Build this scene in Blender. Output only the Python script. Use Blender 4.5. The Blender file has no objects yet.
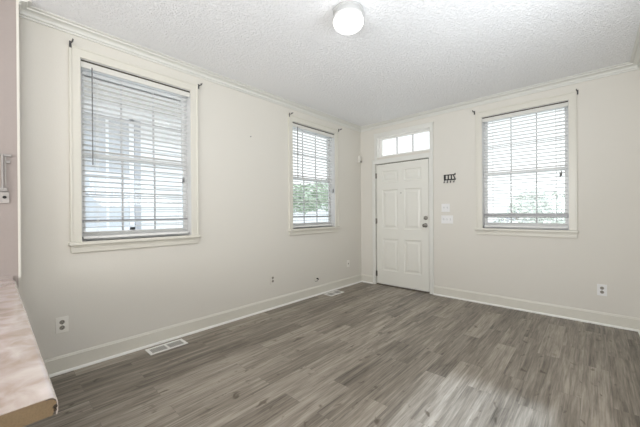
import bpy, bmesh, math, random
from mathutils import Vector, Matrix
R = math.radians
random.seed(7)
C = bpy.context.scene.collection
sc = bpy.context.scene

# ------------------------------------------------------------------ camera
f_px, yaw, pitch, roll = 298.14, 0.7409, -0.0016, -0.0072
cam_d = bpy.data.cameras.new('camera'); cam = bpy.data.objects.new('camera', cam_d); C.objects.link(cam)
cam_d.sensor_fit = 'HORIZONTAL'; cam_d.sensor_width = 36; cam_d.lens = f_px / 640 * 36
cam_d.clip_start = 0.02; cam_d.clip_end = 200
fw = Vector((-math.sin(yaw) * math.cos(pitch), math.cos(yaw) * math.cos(pitch), math.sin(pitch)))
rt = Vector((math.cos(yaw), math.sin(yaw), 0)); up = rt.cross(fw)
r2 = rt * math.cos(roll) + up * math.sin(roll); u2 = -rt * math.sin(roll) + up * math.cos(roll)
M = Matrix((r2, u2, -fw)).transposed().to_4x4(); M.translation = (3.0604, -4.4359, 1.2291)
cam.matrix_world = M
sc.camera = cam

# ------------------------------------------------------------------ world, sun, fill lights, exposure
w = bpy.data.worlds.new('sky'); sc.world = w; w.use_nodes = True
bg = w.node_tree.nodes['Background']; bg.inputs[0].default_value = (0.965, 0.975, 1.0, 1); bg.inputs[1].default_value = 1.5
sd = bpy.data.lights.new('sun', 'SUN'); sd.energy = 3.5; sd.angle = R(7); sd.color = (0.66, 0.82, 1.0)
sun = bpy.data.objects.new('sun', sd); C.objects.link(sun)
sun.rotation_euler = Vector((-0.56, 0.0, -1.0)).to_track_quat('-Z', 'Y').to_euler()


def area(name, loc, direction, sx, sy, power, col=(1, 1, 1)):
    d = bpy.data.lights.new(name, 'AREA'); d.shape = 'RECTANGLE'; d.size = sx; d.size_y = sy; d.energy = power; d.color = col
    o = bpy.data.objects.new(name, d); C.objects.link(o); o.location = loc
    o.rotation_euler = Vector(direction).to_track_quat('-Z', 'Z').to_euler()
    return o


area('rear_fill', (1.9, -7.85, 1.55), (0, 1, 0.35), 2.6, 1.7, 90, (1.0, 0.99, 0.97))  # added soft fill behind the camera, brightens the whole room
area('ceiling_fill', (2.75, -4.95, 1.40), (0.14, 0.72, 1), 1.0, 1.0, 38, (0.92, 0.96, 1.0))  # added unseen fill aimed up and forward to lift the ceiling
area('side_ceiling_fill', (3.47, -2.7, 1.68), (-1, 0.15, 1.7), 1.1, 1.35, 26, (0.9, 0.95, 1.0))  # added uplight in the side opening, tilted to brighten the ceiling
sc.view_settings.view_transform = 'Standard'; sc.view_settings.look = 'None'
sc.view_settings.exposure = 0.11; sc.view_settings.gamma = 1.0; sc.view_settings.use_curve_mapping = False
sc.cycles.use_denoising = True
sc.cycles.max_bounces = 14; sc.cycles.diffuse_bounces = 8; sc.cycles.transparent_max_bounces = 16
sc.cycles.sample_clamp_indirect = 6.0


# ------------------------------------------------------------------ materials
def newmat(name):
    m = bpy.data.materials.new(name); m.use_nodes = True
    return m, m.node_tree.nodes, m.node_tree.links, m.node_tree.nodes['Principled BSDF']


def s2l(c):
    return tuple(((v / 255) / 12.92 if v / 255 <= 0.04045 else ((v / 255 + 0.055) / 1.055) ** 2.4) for v in c)


def mat(name, col, rough=0.5, metal=0.0, spec=0.5, bump=0.0, scale=60, var=0.0):
    m, n, l, b = newmat(name)
    c = (*col, 1)
    b.inputs['Base Color'].default_value = c; b.inputs['Roughness'].default_value = rough
    b.inputs['Metallic'].default_value = metal; b.inputs['Specular IOR Level'].default_value = spec
    if bump or var:
        tc = n.new('ShaderNodeTexCoord'); no = n.new('ShaderNodeTexNoise')
        no.inputs['Scale'].default_value = scale; no.inputs['Detail'].default_value = 4
        l.new(tc.outputs['Object'], no.inputs['Vector'])
        if bump:
            bp = n.new('ShaderNodeBump'); bp.inputs['Strength'].default_value = bump; bp.inputs['Distance'].default_value = 0.004
            l.new(no.outputs['Fac'], bp.inputs['Height']); l.new(bp.outputs[0], b.inputs['Normal'])
        if var:
            mx = n.new('ShaderNodeMix'); mx.data_type = 'RGBA'
            mx.inputs[6].default_value = tuple(v * (1 - var) for v in col) + (1,)
            mx.inputs[7].default_value = tuple(min(1, v * (1 + var)) for v in col) + (1,)
            l.new(no.outputs['Fac'], mx.inputs[0]); l.new(mx.outputs[2], b.inputs['Base Color'])
    return m


WALL = mat('wall_paint', (0.708, 0.684, 0.630), 0.55, spec=0.3, bump=0.12, scale=90, var=0.012)
PINK = mat('pinkish_tone', (0.385, 0.335, 0.315), 0.5, spec=0.3, bump=0.1, scale=70, var=0.02)  # even pinkish base colour of wall stub, scribe strip and support panel
TRIM = mat('cream_trim_paint', (0.70, 0.68, 0.612), 0.35, bump=0.05, scale=40, var=0.015)
CROWN = mat('crown_paint', (0.73, 0.727, 0.69), 0.4, bump=0.05, scale=40)
SHOE = mat('white_gloss_paint', (0.84, 0.83, 0.80), 0.3)
SASH = mat('white_sash_paint', (0.66, 0.66, 0.655), 0.35)
DOORP = mat('door_paint', (0.76, 0.752, 0.70), 0.38, bump=0.04, scale=50)
BLIND = mat('blind_vinyl', (0.83, 0.83, 0.82), 0.4)
VALN = mat('cream_valance_vinyl', (0.70, 0.69, 0.65), 0.45)
GAP_SHADE = mat('gap_shade', (0.06, 0.05, 0.035), 0.5, 0.3)  # shade of the gap above the blinds, as a dark colour
CORD = mat('blind_cord', (0.70, 0.70, 0.69), 0.7)
GREYW = mat('grey_wand', (0.16, 0.16, 0.16), 0.35)
DARK = mat('dark_gap', (0.03, 0.028, 0.024), 0.8)
METAL = mat('brushed_nickel', (0.27, 0.255, 0.23), 0.3, 1.0)
BRKT = mat('dark_pewter', (0.10, 0.10, 0.098), 0.45, 0.4)
BLACK = mat('black_iron', (0.022, 0.022, 0.022), 0.5, 0.3)
PLATE = mat('white_plastic', (0.82, 0.82, 0.82), 0.3)
IVORY = mat('ivory_plastic', (0.84, 0.82, 0.77), 0.3)
SLOTS = mat('outlet_face', (0.30, 0.28, 0.24), 0.5)
REGM = mat('white_register_enamel', (0.82, 0.81, 0.78), 0.35)
LOUV = mat('grey_register_louver', (0.42, 0.41, 0.385), 0.45)
MUNT = mat('muntin_grey', (0.45, 0.45, 0.45), 0.5)  # even grey, darker than the sashes around the muntins
STORM = mat('storm_frame_aluminium', (0.30, 0.30, 0.305), 0.4, 0.2)
CORE = mat('particle_board', s2l((136, 116, 90)), 0.85, bump=0.35, scale=220, var=0.22)
CHIP = mat('chipped_core', (0.05, 0.035, 0.022), 0.9)
SEAM = mat('countertop_seam', (0.12, 0.10, 0.08), 0.8)
LAMPB = mat('lamp_canopy_grey', (0.46, 0.46, 0.455), 0.35)

# glass: thin clear sheet
m, n, l, b = newmat('window_glass'); GLASS = m
n.remove(b); tr = n.new('ShaderNodeBsdfTransparent'); gl = n.new('ShaderNodeBsdfGlossy'); gl.inputs['Roughness'].default_value = 0.02
fr0 = n.new('ShaderNodeLayerWeight'); fr1 = n.new('ShaderNodeMath'); fr1.operation = 'POWER'; fr1.inputs[1].default_value = 5.0
l.new(fr0.outputs['Facing'], fr1.inputs[0]); fr = n.new('ShaderNodeMath'); fr.operation = 'MULTIPLY_ADD'; fr.inputs[1].default_value = 0.9; fr.inputs[2].default_value = 0.035
l.new(fr1.outputs[0], fr.inputs[0]); fr0.inputs['Blend'].default_value = 0.5; mx = n.new('ShaderNodeMixShader')
tr.inputs[0].default_value = (0.96, 0.975, 0.97, 1)
l.new(fr.outputs[0], mx.inputs[0]); l.new(tr.outputs[0], mx.inputs[1]); l.new(gl.outputs[0], mx.inputs[2])
l.new(mx.outputs[0], n['Material Output'].inputs['Surface'])

# lamp glass
m, n, l, b = newmat('lit_opal_glass'); OPAL = m
b.inputs['Base Color'].default_value = (0.9, 0.9, 0.9, 1); b.inputs['Emission Color'].default_value = (1.0, 0.985, 0.965, 1)
b.inputs['Emission Strength'].default_value = 1.8

# ceiling : stippled texture
m, n, l, b = newmat('stippled_ceiling'); CEIL = m
b.inputs['Base Color'].default_value = (0.925, 0.93, 0.945, 1); b.inputs['Roughness'].default_value = 0.9
b.inputs['Specular IOR Level'].default_value = 0.2
tc = n.new('ShaderNodeTexCoord')
n1 = n.new('ShaderNodeTexNoise'); n1.inputs['Scale'].default_value = 42; n1.inputs['Detail'].default_value = 6; n1.inputs['Roughness'].default_value = 0.62
n1.inputs['Distortion'].default_value = 0.8
vo = n.new('ShaderNodeTexVoronoi'); vo.inputs['Scale'].default_value = 56; vo.feature = 'SMOOTH_F1'; vo.inputs['Smoothness'].default_value = 0.35
l.new(tc.outputs['Object'], n1.inputs['Vector']); l.new(tc.outputs['Object'], vo.inputs['Vector'])
rp = n.new('ShaderNodeValToRGB'); rp.color_ramp.elements[0].position = 0.42; rp.color_ramp.elements[1].position = 0.62
l.new(n1.outputs['Fac'], rp.inputs[0])
ma = n.new('ShaderNodeMath'); ma.operation = 'MULTIPLY_ADD'; ma.inputs[1].default_value = -0.5
l.new(vo.outputs['Distance'], ma.inputs[0]); l.new(rp.outputs[0], ma.inputs[2])
bp = n.new('ShaderNodeBump'); bp.inputs['Strength'].default_value = 0.65; bp.inputs['Distance'].default_value = 0.007
l.new(ma.outputs[0], bp.inputs['Height']); l.new(bp.outputs[0], b.inputs['Normal'])

# floor : grey-brown vinyl planks running along y
m, n, l, b = newmat('grey_oak_planks'); PLANK = m
tc = n.new('ShaderNodeTexCoord'); sx = n.new('ShaderNodeSeparateXYZ'); l.new(tc.outputs['Object'], sx.inputs[0])
cb = n.new('ShaderNodeCombineXYZ'); l.new(sx.outputs['Y'], cb.inputs['X']); l.new(sx.outputs['X'], cb.inputs['Y'])
br = n.new('ShaderNodeTexBrick'); br.offset = 0.37; br.offset_frequency = 2; br.squash = 1.0
br.inputs['Color1'].default_value = (0, 0, 0, 1); br.inputs['Color2'].default_value = (1, 1, 1, 1); br.inputs['Mortar'].default_value = (0.5, 0.5, 0.5, 1)
br.inputs['Scale'].default_value = 1.0; br.inputs['Mortar Size'].default_value = 0.0007; br.inputs['Mortar Smooth'].default_value = 0.1
br.inputs['Brick Width'].default_value = 0.92; br.inputs['Row Height'].default_value = 0.15
l.new(cb.outputs[0], br.inputs['Vector'])
bw = n.new('ShaderNodeSeparateColor'); l.new(br.outputs['Color'], bw.inputs[0])
# per-plank offset of the grain
off = n.new('ShaderNodeVectorMath'); off.operation = 'SCALE'; off.inputs[0].default_value = (13.1, 7.7, 3.3); l.new(bw.outputs[0], off.inputs['Scale'])
ad = n.new('ShaderNodeVectorMath'); ad.operation = 'ADD'; l.new(tc.outputs['Object'], ad.inputs[0]); l.new(off.outputs[0], ad.inputs[1])


def stretched(scx, scy, detail, rough, dist=0.0):
    mp = n.new('ShaderNodeVectorMath'); mp.operation = 'MULTIPLY'; mp.inputs[1].default_value = (scx, scy, 1)
    l.new(ad.outputs[0], mp.inputs[0])
    t = n.new('ShaderNodeTexNoise'); t.inputs['Scale'].default_value = 1; t.inputs['Detail'].default_value = detail
    t.inputs['Roughness'].default_value = rough; t.inputs['Distortion'].default_value = dist
    l.new(mp.outputs[0], t.inputs['Vector']); return t


g1 = stretched(24, 1.7, 6, 0.64, 0.5); g2 = stretched(100, 3.6, 4, 0.6, 0.2); g3 = stretched(17, 8.5, 2, 0.5, 0.6)
r1 = n.new('ShaderNodeValToRGB'); e = r1.color_ramp.elements
e[0].position = 0.33; e[0].color = (0.076, 0.062, 0.049, 1); e[1].position = 0.66; e[1].color = (0.41, 0.362, 0.304, 1)
x = r1.color_ramp.elements.new(0.50); x.color = (0.234, 0.201, 0.162, 1)
mixv = n.new('ShaderNodeMath'); mixv.operation = 'MULTIPLY_ADD'; mixv.inputs[1].default_value = 0.42
l.new(g2.outputs['Fac'], mixv.inputs[0])
half = n.new('ShaderNodeMath'); half.operation = 'MULTIPLY'; half.inputs[1].default_value = 0.58; l.new(g1.outputs['Fac'], half.inputs[0]); l.new(half.outputs[0], mixv.inputs[2])
pv = n.new('ShaderNodeMath'); pv.operation = 'MULTIPLY_ADD'; pv.inputs[1].default_value = 0.13; pv.inputs[2].default_value = -0.06; l.new(bw.outputs[0], pv.inputs[0])
sm = n.new('ShaderNodeMath'); sm.operation = 'ADD'; l.new(mixv.outputs[0], sm.inputs[0]); l.new(pv.outputs[0], sm.inputs[1]); l.new(sm.outputs[0], r1.inputs[0])
# knots and dark streaks
kr = n.new('ShaderNodeValToRGB'); kr.color_ramp.elements[0].position = 0.64; kr.color_ramp.elements[0].color = (1, 1, 1, 1)
kr.color_ramp.elements[1].position = 0.75; kr.color_ramp.elements[1].color = (0.42, 0.38, 0.34, 1); l.new(g3.outputs['Fac'], kr.inputs[0])
mk = n.new('ShaderNodeMix'); mk.data_type = 'RGBA'; mk.blend_type = 'MULTIPLY'; mk.inputs[0].default_value = 1
l.new(r1.outputs[0], mk.inputs[6]); l.new(kr.outputs[0], mk.inputs[7])
ms = n.new('ShaderNodeMix'); ms.data_type = 'RGBA'; ms.inputs[7].default_value = (0.15, 0.128, 0.108, 1)
l.new(br.outputs['Fac'], ms.inputs[0]); l.new(mk.outputs[2], ms.inputs[6]); l.new(ms.outputs[2], b.inputs['Base Color'])
b.inputs['Roughness'].default_value = 0.36; b.inputs['Specular IOR Level'].default_value = 0.5
bp = n.new('ShaderNodeBump'); bp.inputs['Strength'].default_value = 0.12; bp.inputs['Distance'].default_value = 0.002
l.new(g2.outputs['Fac'], bp.inputs['Height']); l.new(bp.outputs[0], b.inputs['Normal'])

# laminate
m, n, l, b = newmat('mottled_laminate'); LAM = m
tc = n.new('ShaderNodeTexCoord'); n1 = n.new('ShaderNodeTexNoise'); n1.inputs['Scale'].default_value = 9; n1.inputs['Detail'].default_value = 7; n1.inputs['Distortion'].default_value = 0.5
mp = n.new('ShaderNodeVectorMath'); mp.operation = 'MULTIPLY'; mp.inputs[1].default_value = (1.3, 1.6, 1)
l.new(tc.outputs['Object'], mp.inputs[0]); l.new(mp.outputs[0], n1.inputs['Vector'])
rp = n.new('ShaderNodeValToRGB'); e = rp.color_ramp.elements
e[0].position = 0.3; e[0].color = (*s2l((168, 149, 137)), 1); e[1].position = 0.7; e[1].color = (*s2l((212, 200, 197)), 1)
x = e.new(0.5); x.color = (*s2l((192, 177, 170)), 1)
l.new(n1.outputs['Fac'], rp.inputs[0]); l.new(rp.outputs[0], b.inputs['Base Color']); b.inputs['Roughness'].default_value = 0.17; b.inputs['IOR'].default_value = 1.6; b.inputs['Coat Weight'].default_value = 0.6; b.inputs['Coat Roughness'].default_value = 0.08

# outside
SIDING = mat('white_lap_siding', (0.84, 0.84, 0.84), 0.7)
BEIGE = mat('beige_frieze_board', (0.60, 0.565, 0.52), 0.8)
ROOF = mat('grey_shingle', (0.30, 0.30, 0.31), 0.9, var=0.2, scale=30)
HGLASS = mat('grey_house_glass', (0.52, 0.525, 0.54), 0.25)
SHUT = mat('grey_shutter_paint', (0.45, 0.45, 0.47), 0.6)
GROUND = mat('pale_concrete_ground', (0.62, 0.62, 0.60), 0.9, var=0.08, scale=3)
LEAF = mat('leaf_green', (0.44, 0.52, 0.39), 0.6, var=0.3, scale=4)
LEAF2 = mat('pale_leaf_green', (0.55, 0.62, 0.55), 0.6, var=0.3, scale=4)
BARK = mat('bark', (0.16, 0.13, 0.10), 0.9, bump=0.4, scale=25)
FENCE = mat('white_fence_paint', (0.82, 0.82, 0.84), 0.6)
VAN = mat('white_van_paint', (0.82, 0.82, 0.84), 0.25)
VGLASS = mat('van_glass', (0.26, 0.27, 0.36), 0.15)
TYRE = mat('tyre_rubber', (0.03, 0.03, 0.03), 0.8)


# ------------------------------------------------------------------ mesh helpers
class MB:
    def __init__(s):
        s.bm = bmesh.new()

    def box(s, x0, x1, y0, y1, z0, z1, bev=0.0):
        b2 = bmesh.new(); bmesh.ops.create_cube(b2, size=1)
        for v in b2.verts:
            v.co = Vector(((x0 + x1) / 2 + v.co.x * (x1 - x0), (y0 + y1) / 2 + v.co.y * (y1 - y0), (z0 + z1) / 2 + v.co.z * (z1 - z0)))
        if bev:
            bmesh.ops.bevel(b2, geom=b2.edges[:], offset=bev, segments=2, affect='EDGES', profile=0.5)
        return s._join(b2)

    def _join(s, b2, mtx=None):
        if mtx is not None:
            bmesh.ops.transform(b2, matrix=mtx, verts=b2.verts)
        me = bpy.data.meshes.new('tmp'); b2.to_mesh(me); b2.free(); s.bm.from_mesh(me); bpy.data.meshes.remove(me)
        return s

    def cyl(s, p0, p1, r0, r1=None, seg=16):
        p0, p1 = Vector(p0), Vector(p1); r1 = r0 if r1 is None else r1
        b2 = bmesh.new(); bmesh.ops.create_cone(b2, cap_ends=True, segments=seg, radius1=r0, radius2=r1, depth=(p1 - p0).length)
        q = (p1 - p0).to_track_quat('Z', 'Y').to_matrix().to_4x4(); q.translation = (p0 + p1) / 2
        return s._join(b2, q)

    def tube(s, pts, r, seg=8):
        for a, c in zip(pts, pts[1:]):
            s.cyl(a, c, r, seg=seg)
        for p in pts[1:-1]:
            s.ball(p, (r, r, r), 8, 6)
        return s

    def ball(s, c, r, u=20, v=12):
        b2 = bmesh.new(); bmesh.ops.create_uvsphere(b2, u_segments=u, v_segments=v, radius=1)
        return s._join(b2, Matrix.Translation(c) @ Matrix.Diagonal((*r, 1)))

    def lathe(s, prof, c=(0, 0, 0), axis=(0, 0, 1), seg=32):
        """prof: (radius, height) along axis"""
        b2 = bmesh.new(); rings = []
        for r, h in prof:
            if r < 1e-6:
                rings.append([b2.verts.new((0, 0, h))])
            else:
                rings.append([b2.verts.new((r * math.cos(2 * math.pi * k / seg), r * math.sin(2 * math.pi * k / seg), h)) for k in range(seg)])
        for a, d in zip(rings, rings[1:]):
            for k in range(seg):
                k2 = (k + 1) % seg
                q = [a[k % len(a)], a[k2 % len(a)], d[k2 % len(d)], d[k % len(d)]]
                u = []
                for v in q:
                    if v not in u: u.append(v)
                if len(u) > 2: b2.faces.new(u)
        bmesh.ops.recalc_face_normals(b2, faces=b2.faces)
        q = Vector(axis).to_track_quat('Z', 'Y').to_matrix().to_4x4(); q.translation = c
        return s._join(b2, q)

    def loft(s, A, B):
        """closed prism between two point loops of the same length"""
        va = [s.bm.verts.new(p) for p in A]; vb = [s.bm.verts.new(p) for p in B]
        k = len(A)
        for i in range(k):
            s.bm.faces.new((va[i], va[(i + 1) % k], vb[(i + 1) % k], vb[i]))
        s.bm.faces.new(va[::-1]); s.bm.faces.new(vb)
        return s

    def quad(s, *p):
        s.bm.faces.new([s.bm.verts.new(q) for q in p]); return s

    def build(s, name, material, parent=None, smooth=False, recalc=True):
        if recalc:
            bmesh.ops.recalc_face_normals(s.bm, faces=s.bm.faces)
        me = bpy.data.meshes.new(name); s.bm.to_mesh(me); s.bm.free()
        me.materials.append(material)
        if smooth:
            me.polygons.foreach_set('use_smooth', [True] * len(me.polygons))
            me.set_sharp_from_angle(angle=R(38))
        o = bpy.data.objects.new(name, me); C.objects.link(o)
        if parent: o.parent = parent
        return o


def tag(o, label=None, cat=None, group=None, kind=None):
    if label: o['label'] = label
    if cat: o['category'] = cat
    if group: o['group'] = group
    if kind: o['kind'] = kind
    return o


def empty(name, loc=(0, 0, 0), rz=0.0):
    o = bpy.data.objects.new(name, None); C.objects.link(o); o.location = loc; o.rotation_euler = (0, 0, rz); o.empty_display_size = 0.05
    return o


def copy_tree(o, parent=None):
    c = o.copy(); C.objects.link(c)
    if parent: c.parent = parent
    for ch in [q for q in bpy.data.objects if q.parent == o]:
        copy_tree(ch, c)
    return c


# room frame: corner of left wall and door wall at the origin; left wall x=0, door wall y=0
CZ = 2.742; XR = 3.425; YR = -8.0; XB = 0.152; YB = -4.326; TH = 0.14
LW = math.pi / 2      # window frame rotation for the left wall: local (u along wall, d outward)
W1 = (-3.964, -3.055); W2 = (-1.660, -0.728); W3 = (1.960, 2.868); WZ = (1.012, 2.503)


def wall_mesh(u0, u1, z0, z1, openings):
    """wall in local frame: front face d=0, back d=TH, real openings with reveals"""
    us = sorted({u0, u1, *[v for o in openings for v in o[:2]]}); zs = sorted({z0, z1, *[v for o in openings for v in o[2:]]})
    m = MB(); bm = m.bm; V = {}

    def v(u, d, z):
        k = (round(u, 5), d, round(z, 5))
        if k not in V: V[k] = bm.verts.new((u, d, z))
        return V[k]
    full = {}
    for i in range(len(us) - 1):
        for j in range(len(zs) - 1):
            cu, cz = (us[i] + us[i + 1]) / 2, (zs[j] + zs[j + 1]) / 2
            full[i, j] = not any(o[0] < cu < o[1] and o[2] < cz < o[3] for o in openings)
    for (i, j), f in full.items():
        if not f: continue
        a, b2, c, d = us[i], us[i + 1], zs[j], zs[j + 1]
        bm.faces.new((v(a, 0, c), v(b2, 0, c), v(b2, 0, d), v(a, 0, d)))
        bm.faces.new((v(a, TH, c), v(a, TH, d), v(b2, TH, d), v(b2, TH, c)))
        for (di, dj, p, q) in ((-1, 0, (a, c), (a, d)), (1, 0, (b2, c), (b2, d)), (0, -1, (a, c), (b2, c)), (0, 1, (a, d), (b2, d))):
            if not full.get((i + di, j + dj), False):
                bm.faces.new((v(p[0], 0, p[1]), v(q[0], 0, q[1]), v(q[0], TH, q[1]), v(p[0], TH, p[1])))
    return m


def place(o, loc, rz):
    o.location = loc; o.rotation_euler = (0, 0, rz); return o


# ------------------------------------------------------------------ shell
fl = MB().box(-TH, XR + TH, YR - TH, TH, -0.10, 0.0).build('floor', PLANK); tag(fl, 'grey-brown wood-look plank floor', 'floor', kind='structure')
ce = MB().box(-TH, XR + TH, YR - TH, TH, CZ, CZ + 0.12).build('ceiling', CEIL); tag(ce, 'white stippled textured ceiling', 'ceiling', kind='structure')
o = wall_mesh(YB, TH, 0, CZ, [(*W1, *WZ), (*W2, *WZ)]).build('wall_left', WALL); place(o, (0, 0, 0), LW)
tag(o, 'off-white left wall with two windows', 'wall', kind='structure')
DX0, DX1, DZ1 = 0.300, 1.246, 2.060           # rough door opening
TX0, TX1, TZ0, TZ1 = 0.335, 1.262, 2.165, 2.512   # transom opening
o = wall_mesh(-TH, XR + TH, 0, CZ, [(DX0, DX1, 0, DZ1), (TX0, TX1, TZ0, TZ1), (*W3, *WZ)]).build('wall_front', WALL)
tag(o, 'off-white wall holding the front door and right window', 'wall', kind='structure')
S5 = (2.08, 3.30)   # u = -y on the right wall
o = wall_mesh(-TH, -YR + TH, 0, CZ, [(*S5, 0.95, 2.42)]).build('wall_right', WALL); place(o, (XR, 0, 0), -math.pi / 2)
tag(o, 'off-white right wall beside the camera', 'wall', kind='structure')
o = wall_mesh(-XR - TH, TH, 0, CZ, [(-3.15, -0.65, 0.75, 2.35)]).build('wall_rear', WALL); place(o, (0, YR, 0), math.pi)
tag(o, 'off-white wall behind the camera', 'wall', kind='structure')
o = MB().box(-TH, XB, YR - TH, YB, 0, CZ).build('wall_partition', PINK); tag(o, 'pinkish wall stub at the left edge', 'wall', kind='structure')


def run(prof, along, base, p0, p1, m0=0.0, m1=0.0, name='trim', material=TRIM, parent=None):
    """prof (p, z): p = projection from the wall. along 'y' (left), 'x' (front), 'yr' (right). m = mitre slope at each end"""
    def pt(p, z, t):
        if along == 'y': return (base + p, t, z)
        if along == 'yr': return (base - p, t, z)
        if along == 'x': return (t, base - p, z)
    return MB().loft([pt(p, z, p0 + m0 * p) for p, z in prof], [pt(p, z, p1 + m1 * p) for p, z in prof]).build(name, material, parent)


z0 = 2.666
CP = [(0, z0), (0.013, z0), (0.015, z0 + 0.004), (0.015, z0 + 0.010), (0.008, z0 + 0.012), (0.009, z0 + 0.016), (0.021, z0 + 0.017), (0.023, z0 + 0.022), (0.023, z0 + 0.027), (0.016, z0 + 0.030),
      (0.020, z0 + 0.038), (0.030, z0 + 0.046), (0.046, z0 + 0.050), (0.057, z0 + 0.051), (0.059, z0 + 0.056), (0.054, z0 + 0.058), (0.056, z0 + 0.063), (0.074, z0 + 0.064), (0.080, z0 + 0.067), (0.080, CZ - 0.005), (0.074, CZ - 0.004), (0.074, CZ), (0, CZ)]
for nme, a, ba, q0, q1, k0, k1, lab in (
        ('trim_1', 'y', 0.0, YB, 0.0, 1, -1, 'crown moulding along the left wall'),
        ('trim_2', 'x', 0.0, 0.0, XR, 1, -1, 'crown moulding above the front door'),
        ('trim_3', 'yr', XR, YR, 0.0, 1, -1, 'crown moulding along the right wall')):
    tag(run(CP, a, ba, q0, q1, k0, k1, nme, CROWN), lab, 'crown moulding', kind='structure')
# return of the crown on the end of the partition
tag(MB().loft([(0 + p, YB + p, z) for p, z in CP], [(XB, YB + p, z) for p, z in CP]).build('trim_4', CROWN), 'short crown return on the wall stub', 'crown moulding', kind='structure')
o = MB().box(XB - 0.012, XB + 0.003, YB, YB + 0.013, 0.8, CZ).build('trim_5', WALL); tag(o, 'pale corner strip on the wall stub', 'corner bead', kind='structure')

BP = [(0, 0.004), (0.014, 0.004), (0.014, 0.112), (0.0145, 0.116), (0.010, 0.122), (0.008, 0.130), (0.004, 0.134), (0, 0.134)]
SP = [(0.0142, 0.0), (0.031, 0.0), (0.030, 0.007), (0.027, 0.013), (0.022, 0.017), (0.0142, 0.019)]
CASL, CASR = DX0 - 0.052, DX1 + 0.060
for nme, a, ba, q0, q1, k0, k1, lab in (
        ('baseboard_left', 'y', 0.0, YB, 0.0, 0, -1, 'cream baseboard under the left wall'),
        ('baseboard_front_1', 'x', 0.0, 0.0, CASL, 1, 0, 'short cream baseboard between corner and door'),
        ('baseboard_front_2', 'x', 0.0, CASR, XR, 0, -1, 'long cream baseboard right of the door'),
        ('baseboard_right', 'yr', XR, YR, 0.0, 0, -1, 'cream baseboard under the right wall')):
    o = tag(run(BP, a, ba, q0, q1, k0, k1, nme, TRIM), lab, 'baseboard', kind='structure')
    run(SP, a, ba, q0, q1, k0, k1, 'shoe_molding', SHOE, o)


# ------------------------------------------------------------------ windows
def strip_casing(m, u0, u1, z0, z1, vertical):
    """flat casing board with raised outer bead, front at negative d"""
    m.box(u0, u1, -0.017, 0.0, z0, z1, 0.002)


def make_window(name, W, loc, rz, label, storm=0.02):
    u0, u1 = W; z0, z1 = WZ
    r = empty(name, loc, rz); tag(r, label, 'window', kind='structure')
    h = 0.001
    for s in (-1, 1):
        e = u0 if s < 0 else u1
        a, b2 = sorted((e - s * 0.006, e + s * 0.062))
        m = MB().box(a, b2, -0.017, -h, z0, z1 + 0.0, 0.002)
        a, b2 = sorted((e + s * 0.050, e + s * 0.066)); m.box(a, b2, -0.023, -h, z0, z1 + 0.074, 0.003)
        m.build('casing', TRIM, r)
    m = MB().box(u0 - 0.050, u1 + 0.050, -0.0176, -h, z1 - 0.004, z1 + 0.068, 0.002)
    m.box(u0 - 0.066, u1 + 0.066, -0.0236, -h, z1 + 0.060, z1 + 0.076, 0.003); m.build('head_casing', TRIM, r)
    MB().box(u0 - 0.078, u1 + 0.078, -0.048, 0.07, z0 - 0.028, z0, 0.006).build('stool', TRIM, r)
    m = MB().box(u0 - 0.062, u1 + 0.062, -0.018, -h, z0 - 0.088, z0 - 0.028, 0.003)
    m.box(u0 - 0.062, u1 + 0.062, -0.024, -h, z0 - 0.044, z0 - 0.028, 0.003); m.build('apron', TRIM, r)
    j = 0.010
    m = MB().box(u0 - 0.001, u0 + j, 0.001, TH, z0, z1).box(u1 - j, u1 + 0.001, 0.001, TH, z0, z1).box(u0, u1, 0.0016, TH - 0.0006, z1 - j, z1 + 0.001)
    m.box(u0, u1, 0.07, TH + 0.03, z0 - 0.02, z0 + 0.012)
    m.build('jamb', SASH, r)
    a0, a1, b0, b1 = u0 + j, u1 - j, z0 + 0.012, z1 - j
    mid = 1.735

    def sash(nm, d0, d1, zb, zt, br, tr_):
        st = 0.038
        m = MB().box(a0, a0 + st, d0, d1, zb, zt).box(a1 - st, a1, d0, d1, zb, zt)
        m.box(a0 + st, a1 - st, d0, d1, zb, zb + br).box(a0 + st, a1 - st, d0, d1, zt - tr_, zt)
        so = m.build(nm, SASH, r)
        gw = (a1 - a0 - 2 * st)
        mm = MB(); dm = (d0 + d1) / 2
        for k in (1, 2):
            uu = a0 + st + gw * k / 3; mm.box(uu - 0.0065, uu + 0.0065, dm - 0.006, dm + 0.006, zb + br, zt - tr_)
        zz = (zb + br + zt - tr_) / 2; mm.box(a0 + st, a1 - st, dm - 0.0055, dm + 0.0055, zz - 0.0045, zz + 0.0045)
        mm.build('muntin_grid', MUNT, so)
        MB().box(a0 + st - 0.004, a1 - st + 0.004, dm - 0.002, dm + 0.002, zb + br - 0.004, zt - tr_ + 0.004).build('pane', GLASS, so)
    sash('lower_sash', 0.088, 0.108, b0, mid + 0.020, 0.062, 0.040)
    sash('upper_sash', 0.108, 0.134, mid - 0.022, b1, 0.040, 0.045)
    if storm:
        MB().box(a0, a1, 0.0785, 0.087, 1.176 - storm / 2, 1.176 + storm / 2, 0.002).build('lower_rail', STORM, r)
    return r


make_window('window_1', W1, (0, 0, 0), LW, 'tall white sash window nearest on the left wall')
make_window('window_2', W2, (0, 0, 0), LW, 'tall white sash window on left wall near the corner')
make_window('window_3', W3, (0, 0, 0), 0, 'white sash window right of the front door', 0.05)

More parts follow.
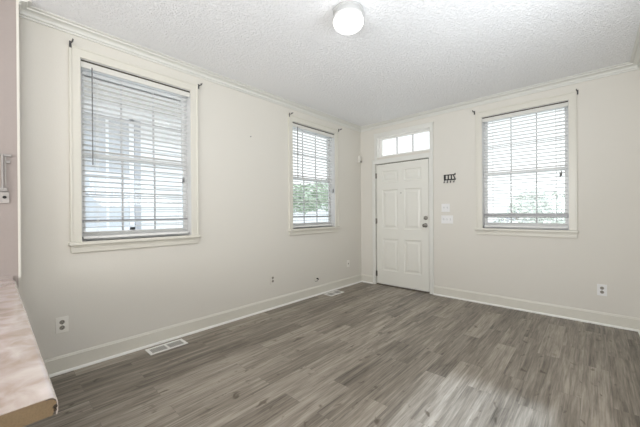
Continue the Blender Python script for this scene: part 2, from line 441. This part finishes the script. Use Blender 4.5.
# transom over the door
r = empty('window_4'); tag(r, 'three pane transom window above the front door', 'window', kind='structure')
m = MB()
for s, e in ((-1, TX0), (1, TX1)):
    a, b2 = sorted((e - s * 0.004, e + s * 0.046)); m.box(a, b2, -0.017, -0.001, 2.128, TZ1 + 0.06, 0.003)
m.box(TX0 - 0.046, TX1 + 0.046, -0.0176, -0.001, TZ1 - 0.004, TZ1 + 0.062, 0.003)
m.box(TX0 - 0.055, TX1 + 0.055, -0.022, -0.001, TZ1 + 0.052, TZ1 + 0.064, 0.003)
m.build('casing', CROWN, r)
m = MB().box(TX0 - 0.001, TX0 + 0.012, 0.001, TH, TZ0, TZ1).box(TX1 - 0.012, TX1 + 0.001, 0.001, TH, TZ0, TZ1).box(TX0, TX1, 0.0016, TH - 0.0006, TZ1 - 0.012, TZ1 + 0.001).box(TX0, TX1, -0.012, TH, TZ0 - 0.001, TZ0 + 0.014)
m.build('jamb', SHOE, r)
a0, a1, b0, b1 = TX0 + 0.012, TX1 - 0.012, TZ0 + 0.014, TZ1 - 0.012
m = MB().box(a0, a0 + 0.045, 0.07, 0.11, b0, b1).box(a1 - 0.03, a1, 0.07, 0.11, b0, b1).box(a0, a1, 0.0706, 0.1094, b0, b0 + 0.024).box(a0, a1, 0.0706, 0.1094, b1 - 0.026, b1)
so = m.build('sash', SHOE, r)
for k in (1, 2):
    uu = a0 + 0.045 + (a1 - a0 - 0.075) * k / 3
    MB().box(uu - 0.010, uu + 0.010, 0.078, 0.104, b0 + 0.023, b1 - 0.025).build('muntin', SASH, so)
MB().box(a0 + 0.04, a1 - 0.026, 0.089, 0.093, b0 + 0.02, b1 - 0.02).build('pane', GLASS, so)

# side window (beyond the frame, lets the sun in) and rear window frames
r = empty('window_5', (XR, 0, 0), -math.pi / 2); tag(r, 'plain side window in the right wall', 'window', kind='structure')
u0, u1 = S5; m = MB()
for a, b2, c, d in ((u0 - 0.06, u0, 0.89, 2.48), (u1, u1 + 0.06, 0.89, 2.48), (u0, u1, 2.42, 2.48), (u0 - 0.08, u1 + 0.08, 0.89, 0.95)):
    m.box(a, b2, -0.018, -0.001, c, d, 0.002)
m.build('casing', TRIM, r)
m = MB()
for a, b2, c, d in ((u0, u0 + 0.04, 0.95, 2.42), (u1 - 0.04, u1, 0.95, 2.42), (u0, u1, 2.38, 2.42), (u0, u1, 0.95, 0.99)):
    m.box(a, b2, 0.09, 0.13, c, d)
m.build('sash', SASH, r)

# ------------------------------------------------------------------ front door
dr = empty('door_1'); tag(dr, 'white six panel front door with knob and deadbolt', 'door', kind='structure')
m = MB()
m.box(CASL, DX0 + 0.004, -0.017, -0.001, 0, 2.128, 0.003).box(DX1 - 0.004, CASR - 0.006, -0.017, -0.001, 0, 2.128, 0.003)
m.box(CASL, CASR - 0.006, -0.0168, -0.001, DZ1 - 0.004, 2.1275, 0.003)
m.box(CASR - 0.018, CASR, -0.023, -0.001, 0, 2.135, 0.003).box(CASL, CASL + 0.012, -0.022, -0.001, 0, 2.135, 0.003)
m.build('casing', CROWN, dr)
jb = 0.006
m = MB().box(DX0 - 0.001, DX0 + jb, 0.001, TH, 0, DZ1).box(DX1 - jb, DX1 + 0.001, 0.001, TH, 0, DZ1).box(DX0, DX1, 0.0016, TH - 0.0006, DZ1 - jb, DZ1 + 0.001)
m.build('jamb', DOORP, dr)
LX0, LX1, LZ0, LZ1 = DX0 + 0.019, DX1 - 0.016, 0.026, DZ1 - 0.018
m = MB().box(DX0 + jb, LX0 + 0.02, 0.042, 0.06, 0.02, DZ1 - jb).box(LX1 - 0.02, DX1 - jb, 0.042, 0.06, 0.02, DZ1 - jb).box(DX0 + jb, DX1 - jb, 0.042, 0.06, LZ1 - 0.02, DZ1 - jb)
m.build('weatherstrip', DARK, dr)
MB().box(DX0 + jb, DX1 - jb, 0.0, TH + 0.05, 0.0, 0.014, 0.003).build('threshold', mat('bronze_threshold', (0.16, 0.14, 0.11), 0.5, 0.5), dr)
# leaf with six raised panels
DF = 0.004
W_ = LX1 - LX0
pw = (W_ - 0.115 * 2 - 0.105) / 2
cols = [(LX0 + 0.115, LX0 + 0.115 + pw), (LX1 - 0.115 - pw, LX1 - 0.115)]
rows = [(0.255, 0.790), (0.955, 1.610), (1.735, 1.925)]
us = sorted({LX0, LX1, *[v for c in cols for v in c]}); zs = sorted({LZ0, LZ1, *[v for c in rows for v in c]})
m = MB(); bm = m.bm
for i in range(len(us) - 1):
    for j in range(len(zs) - 1):
        a, b2, c, d = us[i], us[i + 1], zs[j], zs[j + 1]
        if any(abs(a - q[0]) < 1e-6 for q in cols) and any(abs(c - q[0]) < 1e-6 for q in rows):
            rings = [(0, 0), (0.010, 0.009), (0.024, 0.011), (0.030, 0.011), (0.058, 0.003)]
            loops = [[(a + k, DF + e, c + k), (b2 - k, DF + e, c + k), (b2 - k, DF + e, d - k), (a + k, DF + e, d - k)] for k, e in rings]
            for A, B in zip(loops, loops[1:]):
                for q in range(4):
                    m.quad(A[q], A[(q + 1) % 4], B[(q + 1) % 4], B[q])
            m.quad(*loops[-1])
        else:
            m.quad((a, DF, c), (b2, DF, c), (b2, DF, d), (a, DF, d))
B0 = DF + 0.044
m.quad((LX0, B0, LZ0), (LX0, B0, LZ1), (LX1, B0, LZ1), (LX1, B0, LZ0))
m.quad((LX0, DF, LZ0), (LX0, DF, LZ1), (LX0, B0, LZ1), (LX0, B0, LZ0)).quad((LX1, DF, LZ0), (LX1, B0, LZ0), (LX1, B0, LZ1), (LX1, DF, LZ1))
m.quad((LX0, DF, LZ1), (LX1, DF, LZ1), (LX1, B0, LZ1), (LX0, B0, LZ1)).quad((LX0, DF, LZ0), (LX0, B0, LZ0), (LX1, B0, LZ0), (LX1, DF, LZ0))
bmesh.ops.remove_doubles(bm, verts=bm.verts, dist=1e-5)
leaf = m.build('door_leaf', DOORP, dr)
kx = 1.180
MB().lathe([(0, 0), (0.033, 0), (0.033, 0.006), (0.026, 0.012), (0.012, 0.015), (0.011, 0.034), (0.022, 0.040), (0.028, 0.052), (0.026, 0.064), (0.016, 0.071), (0, 0.072)], (kx, DF, 1.030), (0, -1, 0)).build('door_knob', METAL, dr, True)
MB().lathe([(0, 0), (0.032, 0), (0.032, 0.008), (0.026, 0.016), (0.012, 0.018), (0, 0.018)], (kx + 0.003, DF, 1.142), (0, -1, 0)).box(kx - 0.002, kx + 0.008, DF - 0.032, DF - 0.014, 1.124, 1.160, 0.002).build('deadbolt', METAL, dr, True)
MB().lathe([(0, 0), (0.009, 0), (0.009, 0.003), (0.005, 0.004), (0, 0.004)], (0.775, DF, 1.545), (0, -1, 0), 16).build('peephole', METAL, dr)
for zz in (1.858, 1.085, 0.189):
    MB().cyl((DX0 + 0.008, -0.007, zz - 0.045), (DX0 + 0.008, -0.007, zz + 0.045), 0.007, seg=10).box(DX0 + 0.007, DX0 + 0.03, -0.002, DF + 0.001, zz - 0.044, zz + 0.044).build('hinge', METAL, dr)


# ------------------------------------------------------------------ blinds
def make_blind(W, rz, label, wand_u, cord_u, wand_z, cord_z):
    u0, u1 = W[0] + 0.020, W[1] - 0.020
    uc = (W[0] + W[1]) / 2; r = empty('window_blind', (-0.0, uc, 0) if rz else (uc, 0, 0), rz)
    tag(r, label, 'blind', 'white slatted blinds in the windows')
    a, b2 = u0 - uc, u1 - uc; top = WZ[1] - 0.0105
    MB().box(a, b2, 0.026, 0.074, top - 0.050, top - 0.002).build('headrail', BLIND, r)
    MB().box(a - 0.009, b2 + 0.009, 0.001, 0.010, top - 0.013, top - 0.0005).build('gap_shade_strip', GAP_SHADE, r)['label'] = 'dark strip painted as the shaded gap above the valance'  # dark strip stands for the shaded gap under the head jamb
    MB().box(a - 0.009, b2 + 0.009, 0.001, 0.012, top - 0.060, top - 0.013, 0.002).build('valance', VALN, r)
    zb = WZ[0] + 0.024; n_ = 32; zt = top - 0.085; tilt = R(-7.5)
    for k in range(n_):
        zz = zb + 0.045 + (zt - zb - 0.045) * k / (n_ - 1)
        A, B = [], []
        prof = [(-0.025, -0.0012), (-0.012, 0.0008), (0.0, 0.0016), (0.012, 0.0008), (0.025, -0.0012), (0.025, 0.0010), (0.012, 0.0032), (0, 0.0040), (-0.012, 0.0032), (-0.025, 0.0010)]
        for d, h in prof:
            dd = 0.050 + d * math.cos(tilt) - h * math.sin(tilt); hh = zz + d * math.sin(tilt) + h * math.cos(tilt)
            A.append((a + 0.006, dd, hh)); B.append((b2 - 0.006, dd, hh))
        MB().loft(A, B).build('slat', BLIND, r)
    MB().box(a + 0.002, b2 - 0.002, 0.026, 0.074, zb - 0.008, zb + 0.014, 0.003).build('bottom_rail', BLIND, r)
    for t in (0.12, 0.88):
        uu = a + (b2 - a) * t
        MB().box(uu - 0.0015, uu + 0.0015, 0.0225, 0.0240, zb, top - 0.05).box(uu - 0.0015, uu + 0.0015, 0.076, 0.0775, zb, top - 0.05).build('ladder_cord', CORD, r)
    if wand_u is not None:
        wu = wand_u - uc
        MB().cyl((wu, 0.000, top - 0.045), (wu, -0.002, wand_z), 0.0042, seg=8).ball((wu, -0.002, wand_z), (0.006, 0.006, 0.01), 8, 6).build('tilt_wand', GREYW, r)['label'] = 'grey tilt wand'
    cu = cord_u - uc
    lc = MB()
    for q in (-0.006, 0.006):
        lc.cyl((cu + q, 0.002, top - 0.06), (cu + q * 0.6, -0.001, cord_z), 0.0014, seg=6)
    lc = lc.build('lift_cord', CORD, r)
    for q in (-0.006, 0.006):
        MB().cyl((cu + q, -0.001, cord_z - 0.055 + q), (cu + q, -0.001, cord_z + q), 0.0075, 0.004, seg=8).build('tassel', GREYW, lc)
    return r


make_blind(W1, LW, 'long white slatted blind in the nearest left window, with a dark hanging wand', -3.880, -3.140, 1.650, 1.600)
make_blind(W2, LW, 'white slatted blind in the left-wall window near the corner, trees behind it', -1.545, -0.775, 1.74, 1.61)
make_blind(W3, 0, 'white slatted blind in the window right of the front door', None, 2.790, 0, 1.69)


# ------------------------------------------------------------------ curtain rod brackets
def bracket(loc, rz, label, s):
    """s: which way the cup turns along the wall"""
    r = empty('curtain_rod_bracket', loc, rz); tag(r, label, 'curtain bracket', 'dark curtain rod brackets at the window corners')
    MB().box(-0.008, 0.008, -0.005, 0.0, -0.030, 0.022, 0.002).build('wall_plate', BRKT, r)
    MB().tube([(0, -0.004, 0.0), (s * 0.004, -0.03, 0.002), (s * 0.008, -0.048, 0.004)], 0.0048).build('arm', BRKT, r)
    pts = [(s * 0.008 + 0.0, -0.048 + 0.014 * math.cos(t), 0.018 - 0.014 * math.sin(t)) for t in [math.pi * k / 8 for k in range(9)]]
    MB().tube(pts, 0.0045).build('cup', BRKT, r)


bracket((-0.024, W1[0] - 0.058, 2.580), LW, 'dark rod bracket at the top left corner of the nearest window', 1)
bracket((-0.0, W1[1] + 0.082, 2.575), LW, 'dark rod bracket at the top right corner of the nearest window', 1)
bracket((-0.024, W2[0] - 0.058, 2.572), LW, 'dark rod bracket at the top left corner of the window near the corner', 1)
bracket((-0.0, W2[1] + 0.100, 2.580), LW, 'dark rod bracket on the wall beside the room corner, right of the window', 1)
bracket((W3[0] - 0.085, 0.0, 2.585), 0, 'dark rod bracket on the top left of the window right of the door', -1)
bracket((W3[1] + 0.072, 0.0, 2.570), 0, 'dark rod bracket at far right, above the right window corner', -1)
# left-wall brackets sit on the casing bead or wall: push to the room side
for o in list(bpy.data.objects):
    if o.name.startswith('curtain_rod_bracket') and abs(o.location.x + 0.024) < 1e-6:
        o.location.x = 0.0232


# ------------------------------------------------------------------ outlets, switches, small fittings
def plate(name, cat, label, loc, rz, w_, h_, material, group=None):
    r = empty(name, loc, rz); tag(r, label, cat, group)
    MB().box(-w_ / 2, w_ / 2, -0.006, 0.0, -h_ / 2, h_ / 2, 0.0025).build('wall_plate', material, r)
    return r


def outlet(label, loc, rz, material, face):
    r = plate('wall_outlet', 'outlet', label, loc, rz, 0.078, 0.122, material, 'duplex outlets low on the walls')
    for s in (-1, 1):
        q = MB().lathe([(0, 0), (0.0165, 0), (0.0165, 0.0025), (0.015, 0.0035), (0, 0.0035)], (0, -0.006, s * 0.0215), (0, -1, 0), 20).build('receptacle', face, r)
        MB().box(-0.008, -0.0055, -0.0105, -0.009, s * 0.0215 - 0.001, s * 0.0215 + 0.009).box(0.0055, 0.008, -0.0105, -0.009, s * 0.0215 - 0.001, s * 0.0215 + 0.009).cyl((0, -0.009, s * 0.0215 - 0.008), (0, -0.0105, s * 0.0215 - 0.008), 0.003, seg=8).build('slots', DARK, q)
    MB().cyl((0, -0.006, 0), (0, -0.0072, 0), 0.003, seg=10).build('screw', METAL, r)


outlet('wall outlet nearest the countertop, below the large left window', (0, -4.083, 0.372), LW, IVORY, SLOTS)
outlet('wall outlet on the left wall between the two windows', (0, -2.01, 0.375), LW, WALL, SLOTS)
outlet('white wall outlet low on the wall beneath the right window', (3.131, 0, 0.374), 0, PLATE, SLOTS)
r = plate('phone_jack', 'jack', 'small white jack plate on left wall close to the corner', (0, -0.397, 0.371), LW, 0.072, 0.116, IVORY)
MB().box(-0.009, 0.009, -0.0085, -0.006, -0.014, 0.014, 0.001).build('jack_socket', SLOTS, r)
r = plate('cable_jack', 'jack', 'dark cable stub sticking out above baseboard beneath the farther left window', (0, -1.19, 0.250), LW, 0.06, 0.06, WALL)
MB().tube([(0.012, -0.004, 0.000), (0.014, -0.028, 0.0), (0.010, -0.040, -0.012)], 0.0085).build('cable_end', BLACK, r)
MB().tube([(0.010, -0.040, -0.012), (-0.02, -0.042, -0.030), (-0.05, -0.03, -0.032)], 0.0045).build('cable_tail', mat('grey_cable', (0.3, 0.29, 0.27), 0.6), r)


def switch(label, loc, n_, w_):
    r = plate('light_switch', 'light switch', label, loc, 0, w_, 0.118, PLATE, 'white switch plates right of the door')
    for k in range(n_):
        uu = (k - (n_ - 1) / 2) * 0.046
        MB().box(uu - 0.006, uu + 0.006, -0.009, -0.006, -0.014, 0.014, 0.001).build('toggle_slot', mat('switch_grey', (0.5, 0.5, 0.52), 0.5) if 'switch_grey' not in bpy.data.materials else bpy.data.materials['switch_grey'], r)
        MB().box(uu - 0.004, uu + 0.004, -0.019, -0.008, -0.011, 0.001, 0.0015).build('toggle', PLATE, r)


switch('upper two-toggle white switch plate beside the front door', (1.482, 0, 1.292), 2, 0.118)
switch('lower wider three-toggle white switch plate beside the front door', (1.502, 0, 1.122), 3, 0.166)

# key rack
r = empty('key_rack', (1.541, 0, 1.715)); tag(r, 'small black iron key rack with four hooks above the switches', 'key rack')
m = MB().box(-0.082, 0.082, -0.009, -0.001, 0.044, 0.056, 0.001).box(-0.080, 0.085, -0.009, -0.001, -0.026, -0.010, 0.001)
m.build('rack_bar', BLACK, r)
m = MB().box(-0.080, -0.054, -0.0085, -0.001, -0.012, 0.046).box(-0.026, -0.010, -0.0085, -0.001, -0.012, 0.046).box(0.018, 0.032, -0.0085, -0.001, -0.012, 0.046)
m.loft([(0.046, -0.0085, 0.046), (0.058, -0.0085, 0.046), (0.084, -0.0085, -0.012), (0.068, -0.0085, -0.012)], [(0.046, -0.001, 0.046), (0.058, -0.001, 0.046), (0.084, -0.001, -0.012), (0.068, -0.001, -0.012)])
m.loft([(0.052, -0.0085, 0.050), (0.080, -0.0085, 0.072), (0.086, -0.0085, 0.066), (0.064, -0.0085, 0.044)], [(0.052, -0.001, 0.050), (0.080, -0.001, 0.072), (0.086, -0.001, 0.066), (0.064, -0.001, 0.044)])
m.build('scrollwork', BLACK, r)
for uu in (-0.072, -0.026, 0.018, 0.064):
    MB().tube([(uu, -0.008, -0.024), (uu, -0.010, -0.052), (uu, -0.020, -0.064), (uu, -0.030, -0.056), (uu, -0.031, -0.046)], 0.0042, 6).build('hook', BLACK, r)

# motion sensor in the corner
r = empty('motion_sensor', (0.0, -0.055, 2.175), LW); tag(r, 'small white motion sensor on the wall near the corner above the door', 'sensor')
MB().loft([(-0.034, 0, -0.062), (0.030, 0, -0.062), (0.030, 0, 0.062), (-0.034, 0, 0.062)], [(-0.026, -0.045, -0.050), (0.022, -0.045, -0.050), (0.022, -0.045, 0.054), (-0.026, -0.045, 0.054)]).build('housing', WALL, r)
MB().box(-0.022, 0.018, -0.050, -0.040, -0.060, -0.030, 0.004).build('lens', mat('smoked_lens', (0.12, 0.115, 0.10), 0.3), r)

# nail in the wall between the windows
MB_ = MB().cyl((0, 0, 0), (0.012, 0, 0.002), 0.0045, seg=8).build('wall_nail', BRKT); MB_.location = (0.0, -2.33, 2.16)
tag(MB_, 'tiny dark nail in the left wall between the two windows', 'nail')


# floor registers
def register(label, loc, L_, Wd):
    r = empty('floor_register', loc); tag(r, label, 'floor vent', 'white floor registers along the left wall')
    a, b2 = Wd / 2, L_ / 2
    m = MB().box(-a, -a + 0.026, -b2, b2, 0.0005, 0.006, 0.0015).box(a - 0.026, a, -b2, b2, 0.0005, 0.006, 0.0015)
    m.box(-a + 0.02, a - 0.02, -b2, -b2 + 0.026, 0.0005, 0.0058, 0.0015).box(-a + 0.02, a - 0.02, b2 - 0.026, b2, 0.0005, 0.0058, 0.0015).box(-a + 0.02, a - 0.02, -0.010, 0.010, 0.0005, 0.0058, 0.0015)
    m.build('frame', REGM, r)
    for s in (-1, 1):
        y0, y1 = (0.010, b2 - 0.026) if s > 0 else (-b2 + 0.026, -0.010)
        m = MB().box(-a + 0.026, a - 0.026, y0, y1, 0.0004, 0.0014)
        k = 9
        for i in range(k):
            yy = y0 + (y1 - y0) * (i + 0.5) / k; m.box(-a + 0.026, a - 0.026, yy - 0.0035, yy + 0.0035, 0.0012, 0.0046)
        m.build('louver_bank', LOUV, r)


register('white floor register nearest the camera, beneath the large left window', (0.147, -3.362, 0), 0.325, 0.152)
register('white floor register near the room corner, beneath the farther left window', (0.138, -0.935, 0), 0.31, 0.16)

# ------------------------------------------------------------------ ceiling light
r = empty('ceiling_light', (1.718, -2.639, CZ)); tag(r, 'round white flush ceiling light, switched on', 'ceiling light')
MB().lathe([(0, 0), (0.106, 0), (0.112, -0.005), (0.112, -0.020), (0.104, -0.026), (0.104, -0.042), (0.110, -0.046), (0.110, -0.056), (0.098, -0.062), (0, -0.062)], seg=48).build('canopy', LAMPB, r, True)
MB().lathe([(0.094, -0.062), (0.106, -0.070), (0.113, -0.082), (0.113, -0.094), (0.103, -0.116), (0.082, -0.134), (0.054, -0.145), (0.025, -0.150), (0, -0.151)], seg=48).build('glass_globe', OPAL, r, True)

# ------------------------------------------------------------------ countertop bar at the left
r = empty('countertop', (-0.008, 0, 0), 0.0020); tag(r, 'pinkish mottled laminate countertop with a raw broken end, lower left', 'countertop')
YE = -4.340; ZT = 0.800; TK = 0.044; XE = 2.118; YK = -4.98; rr = 0.016
arc = [(YE - rr + rr * math.sin(t), ZT - rr + rr * math.cos(t)) for t in [math.pi / 2 * k / 8 for k in range(9)]]
lam_o = [(YK, ZT)] + arc + [(YE, ZT - TK + 0.006), (YE - 0.002, ZT - TK)]
lam_i = [(YE - 0.004, ZT - TK), (YE - 0.003, ZT - TK + 0.006)] + [(YE - rr + (rr - 0.002) * math.sin(t), ZT - rr + (rr - 0.002) * math.cos(t)) for t in [math.pi / 2 * (8 - k) / 8 for k in range(9)]] + [(YK, ZT - 0.002)]
lam = lam_o + lam_i
xs0 = XB + 0.001
MB().loft([(xs0, y, z) for y, z in lam], [(XE, y, z) for y, z in lam]).build('laminate_top', LAM, r, True)
core = [(YE - rr + (rr - 0.0025) * math.sin(t), ZT - rr + (rr - 0.0025) * math.cos(t)) for t in [math.pi / 2 * k / 8 for k in range(9)]]
core = [(YK, ZT - 0.0025)] + core + [(YE - 0.004, ZT - 0.022), (YE - 0.010, ZT - 0.026), (YE - 0.006, ZT - 0.031), (YE - 0.009, ZT - TK), (YK, ZT - TK)]
MB().loft([(xs0, y, z) for y, z in core], [(XE - 0.001, y, z) for y, z in core]).build('particle_core', CORE, r)['label'] = 'raw brown particle board core'
m = MB()
for (yy, zz, ry, rz_) in ((YE - 0.0045, ZT - 0.0245, 0.0040, 0.0045), (YE - 0.0050, ZT - 0.0330, 0.0032, 0.0034)):
    m.ball((XE - 0.001, yy, zz), (0.005, ry, rz_), 10, 8)
m.build('edge_chip', CHIP, r)['label'] = 'dark chipped spot'
# gap line under the laminate near the rolled edge
gap = [(YE - rr - 0.006, ZT - 0.0022)] + [(YE - rr + (rr - 0.0018) * math.sin(t), ZT - rr + (rr - 0.0018) * math.cos(t)) for t in [math.pi / 2 * k / 8 for k in range(7)]]
gap2 = [(y - (0.0012 if i else 0), z - 0.0022) for i, (y, z) in enumerate(gap)][::-1]
MB().loft([(XE - 0.004, y, z) for y, z in gap + gap2], [(XE + 0.0004, y, z) for y, z in gap + gap2]).build('peeling_gap', SEAM, r)
MB().box(xs0, xs0 + 0.012, YK, YE - 0.012, ZT + 0.0002, ZT + 0.020, 0.002).build('scribe_strip', PINK, r)
MB().box(xs0, XE - 0.30, YK + 0.10, YK + 0.14, 0.001, ZT - TK - 0.0005).build('support_panel', PINK, r)

# wall fitting on the partition
r = empty('wall_bottle_opener', (XB, -4.392, 1.50), LW); r.name = 'pull_handle_latch'
tag(r, 'grey metal latch rod with a small plate on the pinkish wall, left edge', 'latch')
STEEL = mat('dull_steel', (0.34, 0.32, 0.31), 0.4, 0.6); PALEP = mat('pale_grey_plate', (0.46, 0.43, 0.415), 0.4)
MB().box(-0.045, 0.040, -0.012, -0.001, 0.122, 0.140, 0.003).box(0.006, 0.032, -0.010, -0.001, 0.078, 0.100, 0.003).build('top_bracket', STEEL, r)
MB().cyl((-0.004, -0.016, 0.135), (-0.004, -0.016, -0.095), 0.0062, seg=10).build('rod', STEEL, r)
MB().box(0.005, 0.013, -0.010, -0.001, -0.08, 0.122, 0.002).build('guide_bar', PALEP, r)
MB().box(-0.018, 0.018, -0.020, -0.001, -0.112, -0.086, 0.003).build('rod_end', STEEL, r)
q = MB().box(-0.030, 0.026, -0.008, -0.001, -0.190, -0.112, 0.003).build('strike_plate', PALEP, r)
MB().lathe([(0, 0), (0.010, 0), (0.010, 0.003), (0, 0.003)], (0.004, -0.008, -0.150), (0, -1, 0), 12).build('keyhole', BLACK, q)

# ------------------------------------------------------------------ outside
GZ = -0.55
o = MB().box(-40, 40, TH + 0.0, 60, GZ - 0.2, GZ).box(-40, -TH, -30, TH, GZ - 0.2, GZ).box(XR + TH, 40, -30, TH, GZ - 0.2, GZ).build('ground', GROUND)
tag(o, 'pale ground outside the windows', 'ground', kind='structure')

# neighbouring house seen through the nearest window
hs = empty('neighboring_house', (-2.6, -4.0, GZ)); tag(hs, 'white lap sided house beyond the nearest left window', 'house')
HX = -2.6
m = MB(); zz = GZ
HW = (-3.60, -2.86, 0.95, 2.83)
hw0, hw1, hz0, hz1 = HW
y0h, y1h = -9.0, 0.35


def lap(m, y0, y1, zlo, zhi):
    m.loft([(HX - 0.05, y0, zlo), (HX + 0.014, y0, zlo), (HX, y0, zhi), (HX - 0.05, y0, zhi)], [(HX - 0.05, y1, zlo), (HX + 0.014, y1, zlo), (HX, y1, zhi), (HX - 0.05, y1, zhi)])


while zz < 3.02:
    lap(m, y0h, y1h, zz, zz + 0.125); zz += 0.125
w_ = m.build('siding', SIDING, hs); w_.matrix_parent_inverse = hs.matrix_world.inverted() if False else Matrix.Translation((2.6, 4.0, -GZ))
INV = Matrix.Translation((2.6, 4.0, -GZ))


def hpart(m, name, material, parent=hs):
    o = m.build(name, material, parent)
    o.matrix_parent_inverse = INV if parent is hs else Matrix.Identity(4)
    return o


hpart(MB().box(HX - 5, HX - 0.05, y0h, y1h, GZ, 3.3), 'house_body', SIDING)
hpart(MB().box(HX - 0.05, HX + 0.03, y0h, y1h, 3.02, 3.30), 'frieze_board', BEIGE)
hpart(MB().box(HX - 0.5, HX + 0.42, y0h - 0.3, y1h + 0.3, 3.34, 3.38), 'soffit', SIDING)
hpart(MB().box(HX + 0.42, HX + 0.50, y0h - 0.3, y1h + 0.3, 3.33, 3.50), 'gutter', FENCE)
hpart(MB().loft([(HX + 0.5, y0h - 0.3, 3.5), (HX - 3, y0h - 0.3, 4.9), (HX - 3, y0h - 0.3, 3.4), (HX + 0.5, y0h - 0.3, 3.4)], [(HX + 0.5, y1h + 0.3, 3.5), (HX - 3, y1h + 0.3, 4.9), (HX - 3, y1h + 0.3, 3.4), (HX + 0.5, y1h + 0.3, 3.4)]), 'roof', ROOF)
m = MB()
for a, b2, c, d in ((hw0, hw0 + 0.07, hz0, hz1), (hw1 - 0.07, hw1, hz0, hz1), (hw0, hw1, hz1 - 0.07, hz1), (hw0, hw1, hz0, hz0 + 0.07)):
    m.box(HX + 0.0, HX + 0.045, a, b2, c, d)
hf = hpart(m, 'window_frame', FENCE)
hpart(MB().box(HX + 0.001, HX + 0.024, hw0 + 0.07, hw1 - 0.07, hz0 + 0.07, 1.86), 'window_lower_panel', mat('pale_panel', (0.62, 0.64, 0.67), 0.8), hf)  # paler panel over the lower half of the house window
hpart(MB().box(HX + 0.002, HX + 0.022, hw0 + 0.07, hw1 - 0.07, hz0 + 0.07, hz1 - 0.07), 'window_pane', HGLASS, hf)
hpart(MB().box(HX + 0.01, HX + 0.04, (hw0 + hw1) / 2 - 0.02, (hw0 + hw1) / 2 + 0.02, hz0 + 0.07, hz1 - 0.07).box(HX + 0.01, HX + 0.045, hw0 + 0.07, hw1 - 0.07, 1.84, 1.90), 'window_bar', FENCE, hf)
hpart(MB().box(HX + 0.0, HX + 0.04, hw1 + 0.01, hw1 + 0.10, hz0, hz1), 'shutter', SHUT)

# fence beyond the second window
r = empty('white_fence', (-9.6, 7.8, GZ), R(42)); r.name = 'garden_fence'; tag(r, 'tall white board fence beyond the left window near the corner', 'fence')
m = MB()
for k in range(44):
    uu = -4.4 + k * 0.2; m.box(uu, uu + 0.19, -0.02, 0.02, 0, 2.15)
m.build('board_panel', FENCE, r)
MB().box(-4.4, 4.4, -0.05, 0.05, 2.15, 2.22).build('cap_rail', FENCE, r)


def tree(label, loc, blobs, leafm, th, count, size, cat='tree'):
    r = empty('tree', loc); tag(r, label, cat, 'trees outside')
    MB().cyl((0, 0, 0), (0.05, 0.03, th), 0.13, 0.07, 10).cyl((0.05, 0.03, th), (0.5, 0.2, th + 0.9), 0.06, 0.03, 8).cyl((0.05, 0.03, th), (-0.45, -0.1, th + 0.9), 0.06, 0.03, 8).build('trunk', BARK, r)
    m = MB()
    for (c, rad) in blobs:
        for _ in range(count):
            d = Vector((random.gauss(0, 1), random.gauss(0, 1), random.gauss(0, 1))).normalized() * (random.random() ** 0.4)
            p = Vector(c) + Vector((d.x * rad[0], d.y * rad[1], d.z * rad[2]))
            a = Vector((random.gauss(0, 1), random.gauss(0, 1), random.gauss(0, 1))).normalized(); b2 = a.orthogonal().normalized()
            s = size * random.uniform(0.6, 1.3)
            m.quad(p - a * s, p + b2 * s * 0.5, p + a * s, p - b2 * s * 0.5)
    m.build('foliage', leafm, r, recalc=False)


tree('leafy green tree beyond the left window near the corner', (-6.2, 6.6, GZ), [((0, 0, 2.6), (1.9, 1.9, 0.8)), ((-1.2, -1.0, 2.5), (1.3, 1.3, 0.7)), ((1.3, 1.1, 2.6), (1.2, 1.2, 0.6))], LEAF, 1.9, 900, 0.13)
tree('pale green shrub by the street beyond the window right of the door', (1.2, 9.2, GZ), [((0.1, 0, 1.2), (1.25, 1.0, 0.9)), ((1.0, 0.2, 1.6), (0.8, 0.8, 0.9)), ((0.2, 0.2, 2.0), (0.8, 0.7, 0.6))], LEAF2, 0.9, 700, 0.10)

# van parked across the street
r = empty('parked_van', (1.15, 12.6, GZ)); tag(r, 'white van with bluish windows parked beyond the window right of the door', 'van')
A = [(-2.3, 0.35), (-2.3, 1.0), (-1.6, 1.25), (-1.05, 2.05), (2.2, 2.08), (2.3, 1.9), (2.3, 0.35)]
MB().loft([(x, -0.9, z) for x, z in A], [(x, 0.9, z) for x, z in A]).build('body', VAN, r)
MB().loft([(-1.35, -0.92, 1.33), (-0.98, -0.92, 1.92), (0.0, -0.92, 1.92), (0.0, -0.92, 1.33)], [(-1.35, -0.88, 1.33), (-0.98, -0.88, 1.92), (0.0, -0.88, 1.92), (0.0, -0.88, 1.33)]).build('side_window', VGLASS, r)
for xx in (-1.5, 1.5):
    for yy in (-0.95, 0.72):
        MB().cyl((xx, yy, 0.34), (xx, yy + 0.22, 0.34), 0.34, seg=20).build('wheel', TYRE, r)
